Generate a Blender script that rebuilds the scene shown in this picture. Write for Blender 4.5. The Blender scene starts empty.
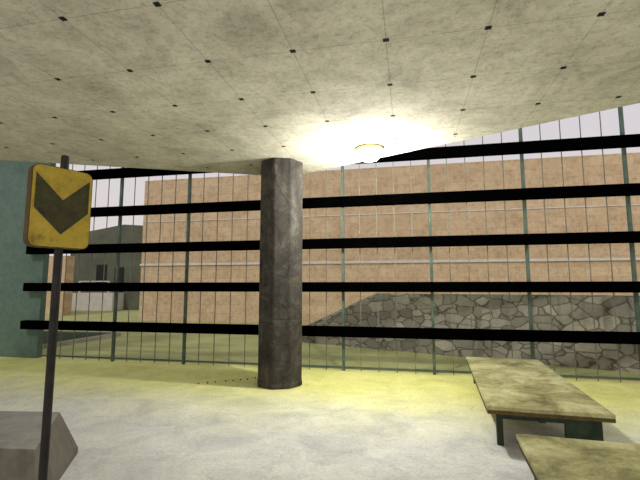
import bpy, bmesh, math, random
from mathutils import Vector, Matrix
random.seed(4)
S=bpy.context.scene
S.view_settings.view_transform='Standard'
AL=math.atan(.21)
CA,SA=math.cos(AL),math.sin(AL)

# ---------------- materials
def lin(c):
    return tuple(((v/255)/12.92 if v/255<=.04045 else ((v/255+.055)/1.055)**2.4) for v in c)+(1,)
class NT:
    def __init__(s,name,rough=.85):
        s.m=bpy.data.materials.new(name); s.m.use_nodes=True
        s.t=s.m.node_tree; s.b=s.t.nodes['Principled BSDF']
        s.b.inputs['Roughness'].default_value=rough
        s.b.inputs['Specular IOR Level'].default_value=.2
        s.tc=s.t.nodes.new('ShaderNodeTexCoord')
    def n(s,k,**kw):
        nd=s.t.nodes.new('ShaderNode'+k)
        for a,v in kw.items(): setattr(nd,a,v)
        return nd
    def l(s,a,b): s.t.links.new(a,b)
    def val(s,sock,v):
        if hasattr(v,'is_output'): s.l(v,sock)
        else: sock.default_value=v
    def math(s,op,a,b=0.,c=None):
        nd=s.n('Math',operation=op); s.val(nd.inputs[0],a); s.val(nd.inputs[1],b)
        if c is not None: s.val(nd.inputs[2],c)
        return nd.outputs[0]
    def noise(s,scale,detail=6,rough=.6,vec=None,dist=0):
        nd=s.n('TexNoise'); nd.inputs['Scale'].default_value=scale; nd.inputs['Detail'].default_value=detail
        nd.inputs['Roughness'].default_value=rough; nd.inputs['Distortion'].default_value=dist
        s.l(vec or s.tc.outputs['Object'],nd.inputs['Vector']); return nd.outputs['Fac']
    def ramp(s,f,stops):
        nd=s.n('ValToRGB'); e=nd.color_ramp.elements
        while len(e)<len(stops): e.new(.5)
        for i,(p,c) in enumerate(stops): e[i].position=p; e[i].color=c
        s.l(f,nd.inputs[0]); return nd.outputs[0]
    def mix(s,f,a,b,mode='MIX'):
        nd=s.n('Mix',data_type='RGBA',blend_type=mode)
        s.val(nd.inputs[0],f); s.val(nd.inputs[6],a); s.val(nd.inputs[7],b); return nd.outputs[2]
    def bump(s,h,st=.3,d=.02):
        nd=s.n('Bump'); nd.inputs['Strength'].default_value=st; nd.inputs['Distance'].default_value=d
        s.l(h,nd.inputs['Height']); s.l(nd.outputs[0],s.b.inputs['Normal'])
    def col(s,c): s.val(s.b.inputs['Base Color'],c)
    def mapping(s,scale=(1,1,1),rot=(0,0,0)):
        nd=s.n('Mapping'); nd.inputs['Scale'].default_value=scale; nd.inputs['Rotation'].default_value=rot
        s.l(s.tc.outputs['Object'],nd.inputs[0]); return nd.outputs[0]
def G(v): return (v,v,v,1)
def mottle(name,c1,c2,scale=4,rough=.85,fine=40,bump=.2,c3=None):
    m=NT(name,rough)
    a=m.noise(scale,8,.65); st=[(.3,lin(c1)),(.7,lin(c2))]
    c=m.ramp(a,st)
    f=m.noise(fine,4,.7)
    g=m.ramp(f,[(.3,G(.72)),(.65,G(1))])
    m.col(m.mix(.6,c,g,'MULTIPLY')); m.bump(f,bump,.01); return m.m

def mk_floor():
    m=NT('floor_concrete',.75)
    a=m.noise(1.6,8,.7,dist=.6)
    grey=m.ramp(a,[(.3,lin((184,187,186))),(.5,lin((214,216,212))),(.7,lin((238,238,232)))])
    yel_lit=m.ramp(a,[(.3,lin((214,214,122))),(.7,lin((244,242,158)))])  # warm light along the fence, painted into the floor colour
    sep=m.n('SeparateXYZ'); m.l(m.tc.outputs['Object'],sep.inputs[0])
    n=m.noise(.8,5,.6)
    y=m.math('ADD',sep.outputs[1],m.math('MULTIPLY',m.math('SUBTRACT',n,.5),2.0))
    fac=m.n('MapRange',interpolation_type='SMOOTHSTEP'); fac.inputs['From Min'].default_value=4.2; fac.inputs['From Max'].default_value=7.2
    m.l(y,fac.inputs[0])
    c=m.mix(fac.outputs[0],grey,yel_lit)
    f=m.noise(30,6,.8)
    g=m.ramp(f,[(.34,G(.70)),(.56,G(1))])
    v=m.noise(4.2,10,.85,dist=2.0)
    g2=m.ramp(v,[(.38,G(.72)),(.46,G(1)),(.62,G(1.0))])
    m.col(m.mix(.7,m.mix(.8,c,g,'MULTIPLY'),g2,'MULTIPLY')); m.bump(f,.15,.01); return m.m
def mk_ceiling():
    m=NT('ceiling_panels',.9)
    a=m.noise(1.7,9,.75,dist=.4)
    c=m.ramp(a,[(.3,lin((160,155,140))),(.5,lin((196,191,174))),(.68,lin((218,214,198)))])
    f=m.noise(12,8,.85)
    g=m.ramp(f,[(.38,G(.58)),(.50,G(1))])
    c=m.mix(.75,c,g,'MULTIPLY')
    h=m.noise(34,4,.8); gh=m.ramp(h,[(.34,G(.6)),(.46,G(1))]); c=m.mix(.6,c,gh,'MULTIPLY')
    sep=m.n('SeparateXYZ'); m.l(m.tc.outputs['Object'],sep.inputs[0])
    def cell(o,off,sp):
        q=m.math('DIVIDE',m.math('ADD',o,off),sp)
        fr=m.math('SUBTRACT',m.math('FRACT',m.math('ADD',q,50.5)),.5)
        return m.math('ABSOLUTE',m.math('MULTIPLY',fr,sp))
    dx=cell(sep.outputs[0],.14,.845); dy=cell(sep.outputs[1],-3.48,.83)
    ln=m.math('LESS_THAN',m.math('MINIMUM',dx,dy),.005)
    c=m.mix(m.math('MULTIPLY',ln,.33),c,lin((80,76,66)))
    dot=m.math('LESS_THAN',m.math('MAXIMUM',dx,dy),.027)
    c=m.mix(dot,c,lin((24,23,22)))
    m.col(c); m.bump(f,.15,.008); return m.m
def mk_tan():
    m=NT('tan_block_wall',.9)
    vec=m.mapping(rot=(math.radians(90),0,0))
    b=m.n('TexBrick'); m.l(vec,b.inputs['Vector']); b.inputs['Scale'].default_value=1
    b.inputs['Brick Width'].default_value=.8; b.inputs['Row Height'].default_value=.4
    b.inputs['Mortar Size'].default_value=.012; b.inputs['Color1'].default_value=lin((210,186,154)); b.inputs['Color2'].default_value=lin((199,174,142))
    b.inputs['Mortar'].default_value=lin((188,162,130)); b.inputs['Mortar Smooth'].default_value=.5
    a=m.noise(2.6,8,.75)
    g=m.ramp(a,[(.32,(.84,.82,.80,1)),(.62,(1.05,1.05,1.05,1))])
    f=m.noise(6,7,.85); g2=m.ramp(f,[(.38,(.70,.64,.58,1)),(.52,(1,1,1,1))])
    m.col(m.mix(.8,m.mix(.9,b.outputs[0],g,'MULTIPLY'),g2,'MULTIPLY')); return m.m
def mk_stone():
    m=NT('rubble_stone',.9)
    vec=m.mapping(scale=(1,1,1.6))
    w=m.n('TexNoise'); w.inputs['Scale'].default_value=3; m.l(vec,w.inputs['Vector'])
    add=m.n('VectorMath',operation='MULTIPLY_ADD'); m.l(w.outputs['Color'],add.inputs[0]); add.inputs[1].default_value=(.2,.2,.2); m.l(vec,add.inputs[2])
    v=m.n('TexVoronoi',feature='DISTANCE_TO_EDGE'); v.inputs['Scale'].default_value=3.0; m.l(add.outputs[0],v.inputs['Vector'])
    v2=m.n('TexVoronoi'); v2.inputs['Scale'].default_value=3.0; m.l(add.outputs[0],v2.inputs['Vector'])
    sx=m.n('SeparateColor'); m.l(v2.outputs['Color'],sx.inputs[0])
    c=m.ramp(sx.outputs[0],[(0,lin((122,119,106))),(.5,lin((144,140,126))),(1,lin((168,163,146)))])
    f=m.noise(10,6,.8); g=m.ramp(f,[(.3,G(.62)),(.65,G(1))])
    c=m.mix(.85,c,g,'MULTIPLY')
    e=m.ramp(v.outputs['Distance'],[(.0,(0,0,0,1)),(.07,(1,1,1,1))])
    c=m.mix(e,lin((74,72,62)),c)
    m.col(c); m.bump(e,.3,.03); return m.m
def mk_sign():
    m=NT('sign_yellow_paint',.6)
    a=m.noise(9,8,.75); c=m.ramp(a,[(.3,lin((104,86,32))),(.46,lin((160,137,50))),(.7,lin((182,160,66)))])
    m.col(c); return m.m
def mk_column():
    m=NT('column_weathered_metal',.75)
    a=m.noise(2.0,10,.8,dist=.8); c=m.ramp(a,[(.34,lin((36,34,30))),(.5,lin((62,59,54))),(.66,lin((92,88,81)))])
    vec=m.mapping(scale=(3,3,.35)); f=m.noise(3,5,.75,vec); g=m.ramp(f,[(.36,(.55,.53,.50,1)),(.58,(1,1,1,1))])
    c=m.mix(.8,c,g,'MULTIPLY'); n=m.noise(5,6,.8)
    c=m.mix(m.ramp(n,[(.58,(0,0,0,1)),(.68,(.4,.4,.4,1))]),c,lin((116,111,102)))
    v=m.n('TexVoronoi',feature='DISTANCE_TO_EDGE'); v.inputs['Scale'].default_value=1.7; m.l(m.tc.outputs['Object'],v.inputs['Vector'])
    e=m.ramp(v.outputs['Distance'],[(.0,G(.35)),(.025,G(1))]); c=m.mix(.5,c,e,'MULTIPLY')
    m.col(c); m.bump(a,.3,.02); return m.m
def mk_bench():
    m=NT('bench_top_worn_paint',.6)
    a=m.noise(2.2,10,.72,dist=.5); c=m.ramp(a,[(.34,lin((96,90,56))),(.45,lin((142,138,94))),(.56,lin((178,175,128))),(.68,lin((202,199,158)))])
    f=m.noise(16,7,.85); g=m.ramp(f,[(.38,(.6,.56,.44,1)),(.5,(1,1,1,1))])
    m.col(m.mix(.6,c,g,'MULTIPLY')); return m.m
M=dict(
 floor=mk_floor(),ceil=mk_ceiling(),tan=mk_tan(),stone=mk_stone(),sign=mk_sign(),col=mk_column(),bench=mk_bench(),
 teal=mottle('teal_painted_wall',(84,104,94),(100,120,108),1.5,.8,12),
 black=mottle('black_bar_metal',(1,1,1),(3,3,3),3,1),
 post=mottle('fence_post_green',(66,82,72),(96,110,98),5,.7),
 wire=mottle('fence_wire_metal',(96,96,84),(126,124,112),5,.6),
 grass=mottle('grass_ground',(148,152,98),(186,186,126),.7,1,14,.3),
 dgrass=mottle('dark_grass_bed',(44,58,34),(66,78,46),1.5,1,14,.3),
 curb=mottle('curb_concrete',(150,150,130),(180,180,160),3),
 olive=mottle('olive_plaster',(86,90,76),(110,114,98),.8,.9,10),
 dark=mottle('dark_opening',(34,36,34),(48,50,46),3),
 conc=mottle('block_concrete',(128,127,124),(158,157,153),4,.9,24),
 concd=mottle('block_concrete_dark',(92,88,80),(120,115,106),4,.9,24),  # darker, browner tone for the block sides
 brown=mottle('bench_edge_wood',(66,54,30),(100,84,50),8),
 legs=mottle('bench_leg_green',(36,46,34),(60,70,54),6),
 pole=mottle('sign_pole_steel',(24,22,21),(44,40,38),12,.6),
 chev=mottle('chevron_paint',(42,42,28),(74,70,38),14,.6),
 signback=mottle('sign_edge_rust',(54,42,20),(90,70,30),12,.6),
 trim=mottle('pale_trim',(206,200,192),(230,224,216),3),
 brass=mottle('brass_ring',(196,180,130),(222,206,156),10,.5),
)
M['black'].node_tree.nodes['Principled BSDF'].inputs['Specular IOR Level'].default_value=0
ml=NT('lamp_glow'); ml.b.inputs['Emission Color'].default_value=(1,.97,.9,1); ml.b.inputs['Emission Strength'].default_value=50; M['glow']=ml.m

# ---------------- geometry helpers
def mesh_obj(name,bm,mat,parent=None,loc=(0,0,0),rotz=0,smooth=False):
    me=bpy.data.meshes.new(name); bmesh.ops.recalc_face_normals(bm,faces=bm.faces[:]); bm.to_mesh(me); bm.free()
    for mm in (mat if isinstance(mat,list) else [mat]): me.materials.append(mm)
    o=bpy.data.objects.new(name,me); S.collection.objects.link(o); o.location=loc; o.rotation_euler=(0,0,rotz)
    if parent: o.parent=parent
    if smooth:
        for p in me.polygons: p.use_smooth=True
    return o
def box(bm,x0,x1,y0,y1,z0,z1,mi=0):
    vs=[bm.verts.new((x,y,z)) for z in (z0,z1) for (x,y) in ((x0,y0),(x1,y0),(x1,y1),(x0,y1))]
    for f in ((0,3,2,1),(4,5,6,7),(0,1,5,4),(1,2,6,5),(2,3,7,6),(3,0,4,7)):
        bm.faces.new([vs[i] for i in f]).material_index=mi
def prism(bm,pts,z0,z1,mi=0):
    a=[bm.verts.new((x,y,z0)) for x,y in pts]; b=[bm.verts.new((x,y,z1)) for x,y in pts]
    bm.faces.new(a[::-1]).material_index=mi; bm.faces.new(b).material_index=mi
    n=len(pts)
    for i in range(n): bm.faces.new((a[i],a[(i+1)%n],b[(i+1)%n],b[i])).material_index=mi
def extr_xz(bm,pts,y0,y1,mi=0):
    a=[bm.verts.new((x,y0,z)) for x,z in pts]; b=[bm.verts.new((x,y1,z)) for x,z in pts]
    bm.faces.new(a).material_index=mi; bm.faces.new(b[::-1]).material_index=mi
    n=len(pts)
    for i in range(n): bm.faces.new((a[i],b[i],b[(i+1)%n],a[(i+1)%n])).material_index=mi
def lathe(bm,prof,n=24,cx=0,cy=0,mi=0,ph=0):
    rings=[[bm.verts.new((cx+r*math.cos(2*math.pi*i/n+ph),cy+r*math.sin(2*math.pi*i/n+ph),z)) for i in range(n)] for r,z in prof]
    for a,b in zip(rings,rings[1:]):
        for i in range(n): bm.faces.new((a[i],a[(i+1)%n],b[(i+1)%n],b[i])).material_index=mi
    bm.faces.new(rings[0][::-1]).material_index=mi; bm.faces.new(rings[-1]).material_index=mi
def empty(name,loc=(0,0,0),rotz=0):
    e=bpy.data.objects.new(name,None); S.collection.objects.link(e); e.location=loc; e.rotation_euler=(0,0,rotz); e.empty_display_size=.2; return e
def W2L(X,Y): return (X*CA-Y*SA, X*SA+Y*CA)
def bevel(o,w,seg=2):
    b=o.modifiers.new('bevel','BEVEL'); b.width=w; b.segments=seg; b.limit_method='ANGLE'

# ---------------- shell
FY=8.17
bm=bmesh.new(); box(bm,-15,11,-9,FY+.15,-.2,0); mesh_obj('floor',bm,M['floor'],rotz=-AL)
bm=bmesh.new()
pts=[W2L(*p) for p in ((-.59,8.01),(-12.5,5.32),(-14,-8),(9,-8),(9,.69))]
prism(bm,pts,3.75,4.0); mesh_obj('ceiling',bm,M['ceil'],rotz=-AL)
bm=bmesh.new(); box(bm,-40,40,FY+.15,60,-.3,-.02); mesh_obj('grass_ground',bm,M['grass'],rotz=-AL)
bm=bmesh.new(); box(bm,-15,-8.26,FY-.03,FY+.12,0,5.4); mesh_obj('wall_teal',bm,M['teal'],rotz=-AL)

# ---------------- fence
fence=empty('louvred_mesh_fence',(0,0,0),-AL)
bm=bmesh.new()
for k in range(-4,5):
    x=-1.25+1.69*k
    if k==-4: x+=.06
    box(bm,x-.026,x+.026,FY-.03,FY+.03,0,5.0)
box(bm,-8.2,7.0,FY-.02,FY+.02,4.95,5.0); box(bm,-8.2,7.0,FY-.015,FY+.015,.05,.08)
mesh_obj('posts',bm,M['post'],fence)
bm=bmesh.new()
x=-1.25-1.69*4
while x<7.0:
    if x>-8.15: box(bm,x-.007,x+.007,FY-.007,FY+.007,.0,4.95)
    x+=1.69/5
mesh_obj('wires',bm,M['wire'],fence)
for i,z in enumerate((.75,1.6,2.45,3.28,4.15)):
    bm=bmesh.new(); box(bm,-8.6,7.0,FY-.19,FY-.035,z-.095,z+.095)
    o=mesh_obj('black_bar_%d'%(i+1),bm,M['black'],fence)

# ---------------- column
bm=bmesh.new()
R=.385
lathe(bm,[(R*1.02,0),(R*1.02,.06),(R,.08),(R,1.05),(R*.985,1.07),(R,1.09),(R*1.0,2.95),(R*.975,2.98),(R,3.01),(R,3.75)],8,ph=math.radians(22.5+9))
o=mesh_obj('column',bm,M['col'],loc=(-.67,7.12,0))
bevel(o,.03,3)

# ---------------- lamps and added fill
def lamp_or_fill(x,y,drop,pw):
    e=empty('ceiling_or_fill_lamp',(x,y,3.75))
    bm=bmesh.new(); lathe(bm,[(.2,0),(.215,-.015),(.215,-.05),(.19,-.065),(.16,-.07)],32); mesh_obj('brass_ring',bm,M['brass'],e,smooth=True)
    bm=bmesh.new(); lathe(bm,[(.155,-.068),(.17,-.10),(.165,-.14),(.13,-.18),(.07,-.205),(.01,-.212)],32); mesh_obj('glass_globe',bm,M['glow'],e,smooth=True)
    ld=bpy.data.lights.new('lamp_or_fill_light','POINT'); ld.energy=pw; ld.shadow_soft_size=.03; ld.color=(1,.98,.92)
    lo=bpy.data.objects.new('lamp_or_fill_light',ld); S.collection.objects.link(lo); lo.parent=e; lo.location=(0,0,-drop)
lamp_or_fill(.77,6.3,.47,300); lamp_or_fill(-4.5,-2.5,1.5,280); lamp_or_fill(3.5,-2.5,1.5,280)  # last two: added fill lights behind the camera, out of view

# ---------------- sign
sg=empty('chevron_road_sign',(-1.76,2.8,0))
bm=bmesh.new(); lathe(bm,[(.16,0),(.16,.03),(.03,.05),(.026,.08),(.026,2.49),(.02,2.5)],16); mesh_obj('pole',bm,M['pole'],sg)
w,h=.188,.27
def rrect(w,h,r,n=6):
    p=[]
    for cx,cz,a0 in ((w-r,h-r,0),(-w+r,h-r,90),(-w+r,-h+r,180),(w-r,-h+r,270)):
        for i in range(n+1):
            a=math.radians(a0+90*i/n); p.append((cx+r*math.cos(a),cz+r*math.sin(a)))
    return p
pn=empty('panel',(-.03,-.01,2.125),math.radians(54)); pn.parent=sg
bm=bmesh.new(); extr_xz(bm,rrect(w,h,.05),-.085,-.02); mesh_obj('sign_box',bm,M['signback'],pn)
bm=bmesh.new(); extr_xz(bm,rrect(w-.006,h-.006,.045),-.089,-.084); mesh_obj('yellow_face',bm,M['sign'],pn)
bm=bmesh.new(); extr_xz(bm,[(-.165,.21),(0,.05),(.165,.21),(.165,-.02),(0,-.18),(-.165,-.02)],-.093,-.0885); mesh_obj('chevron',bm,M['chev'],pn)

# ---------------- benches
def bench(x,y,rot,ln=3.3,wd=1.08):
    e=empty('bench',(x,y,0),rot)
    bm=bmesh.new(); box(bm,0,wd,0,ln,.37,.41); o=mesh_obj('seat_top',bm,M['bench'],e); bevel(o,.01)
    bm=bmesh.new(); box(bm,.004,wd-.004,.004,ln-.004,.335,.371); mesh_obj('edge_frame',bm,M['brown'],e)
    bm=bmesh.new()
    for yy in (.12,ln-.18):
        box(bm,.10,.16,yy,yy+.06,0,.335); box(bm,wd-.40,wd-.08,yy,yy+.05,0,.335)
        box(bm,.10,wd-.1,yy+.01,yy+.04,.26,.335)
    box(bm,.5,.56,.12,ln-.12,.25,.335)
    mesh_obj('legs',bm,M['legs'],e)
ba=-math.radians(15.5)
bench(1.68,4.36,ba,3.12,1.13); bench(1.60-3.3*.267,3.57-3.3*.9636,ba,3.3,1.1)

# ---------------- concrete barrier block
bm=bmesh.new()
dx=-.06
lv=[([(-2.28,4.24),(-1.93,3.1),(-3.3,3.2),(-3.8,4.32)],0),([(-2.28,4.24),(-1.93,3.1),(-3.3,3.2),(-3.8,4.32)],.06),([(-2.46,4.2),(-2.06,3.26),(-3.25,3.36),(-3.7,4.27)],.40)]
rs=[[bm.verts.new((x+dx,y,z)) for x,y in p] for p,z in lv]
bm.faces.new(rs[0][::-1]); bm.faces.new(rs[-1])
for a,b in zip(rs,rs[1:]):
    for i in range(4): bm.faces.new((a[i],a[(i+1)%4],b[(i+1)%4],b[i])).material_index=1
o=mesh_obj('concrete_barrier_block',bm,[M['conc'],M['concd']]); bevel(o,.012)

# ---------------- outside
TY=18.5*CA
wa=empty('tan_block_building',(0,0,0),-AL)
lx=W2L(-8.7,20.4)[0]
bm=bmesh.new(); box(bm,lx,26,TY,TY+6,-.02,6.85); mesh_obj('facade',bm,M['tan'],wa)
bm=bmesh.new(); box(bm,lx-.03,26,TY-.06,TY,2.62,2.72); box(bm,lx-.03,26,TY-.03,TY,4.75,4.79); mesh_obj('pale_ledges',bm,M['trim'],wa)
ang=math.atan(-.67)
bm=bmesh.new()
k=math.cos(ang)
extr_xz(bm,[(0,-.02),(2.85/k,1.43),(9.3,1.43),(9.3,-.02)],0,.5)
mesh_obj('rubble_stone_wall',bm,M['stone'],loc=(-1.38,13.1,0),rotz=ang)
ob=empty('olive_building',(-15.2,30,0),-.1)
bm=bmesh.new(); extr_xz(bm,[(-3,-.02),(4,-.02),(4,5.9),(1,6.1),(-3,5.4)],0,6); mesh_obj('walls',bm,M['olive'],ob)
bm=bmesh.new(); box(bm,-.9,-.1,-.03,.02,1.9,3.2); box(bm,.5,1.2,-.03,.02,1.2,3.0); mesh_obj('openings',bm,M['dark'],ob)
bm=bmesh.new(); box(bm,-1.6,1.3,-1.4,-.03,0,1.2); box(bm,-1.2,-1.1,-1.4,-1.3,1.2,2.0); box(bm,.9,1.0,-1.4,-1.3,1.2,2.0); box(bm,-1.2,1.0,-1.4,-1.32,1.95,2.02); mesh_obj('landing',bm,M['trim'],ob)
bm=bmesh.new(); box(bm,-9,0,0,.6,-.02,3.4); mesh_obj('tan_annex_wall',bm,M['tan'],loc=(-14.6,24,0),rotz=-AL)
pb=empty('planted_bed',(0,0,0))
bm=bmesh.new(); prism(bm,[(-7.3,11.3),(-6.7,14.2),(-12,15.3),(-12,12.3)],-.02,.04); mesh_obj('soil_grass',bm,M['dgrass'],pb)
bm=bmesh.new()
for a,b in (((-7.3,11.3),(-6.7,14.2)),((-6.7,14.2),(-12,15.3)),((-12,12.3),(-7.3,11.3))):
    a,b=Vector(a),Vector(b); d=(b-a).normalized(); n=Vector((-d.y,d.x))*.06
    prism(bm,[tuple(a+n),tuple(a-n),tuple(b-n),tuple(b+n)],-.02,.09)
mesh_obj('curb',bm,M['curb'],pb)
bm=bmesh.new()
for i in range(9):
    t=i/8; x=-2.0+t*1.0+random.uniform(-.02,.02); y=7.15+t*.45+random.uniform(-.02,.02)
    bmesh.ops.create_icosphere(bm,subdivisions=1,radius=.014,matrix=Matrix.Translation((x,y,.01)))
mesh_obj('pebble_trail',bm,M['pole'])

# ---------------- light
w=bpy.data.worlds.new('world'); S.world=w; w.use_nodes=True; t=w.node_tree
bg=t.nodes['Background']; bg.inputs[1].default_value=1.15
tc=t.nodes.new('ShaderNodeTexCoord'); sp=t.nodes.new('ShaderNodeSeparateXYZ'); t.links.new(tc.outputs['Generated'],sp.inputs[0])
r=t.nodes.new('ShaderNodeValToRGB'); t.links.new(sp.outputs[2],r.inputs[0])
r.color_ramp.elements[0].position=0; r.color_ramp.elements[0].color=lin((210,200,197))
r.color_ramp.elements[1].position=.6; r.color_ramp.elements[1].color=lin((196,196,204)); t.links.new(r.outputs[0],bg.inputs[0])
sd=bpy.data.lights.new('sun','SUN'); sd.energy=1.0; sd.angle=.1; sd.color=(1,.97,.9); so=bpy.data.objects.new('sun',sd); S.collection.objects.link(so)
so.rotation_euler=(math.radians(45),0,math.radians(-25))

cam=bpy.data.cameras.new('camera'); co=bpy.data.objects.new('camera',cam); S.collection.objects.link(co)
co.location=(0,0,1.6); co.rotation_euler=(math.radians(90+6.43),0,0); cam.sensor_width=36; cam.lens=417/640*36
cam.clip_end=300
S.camera=co
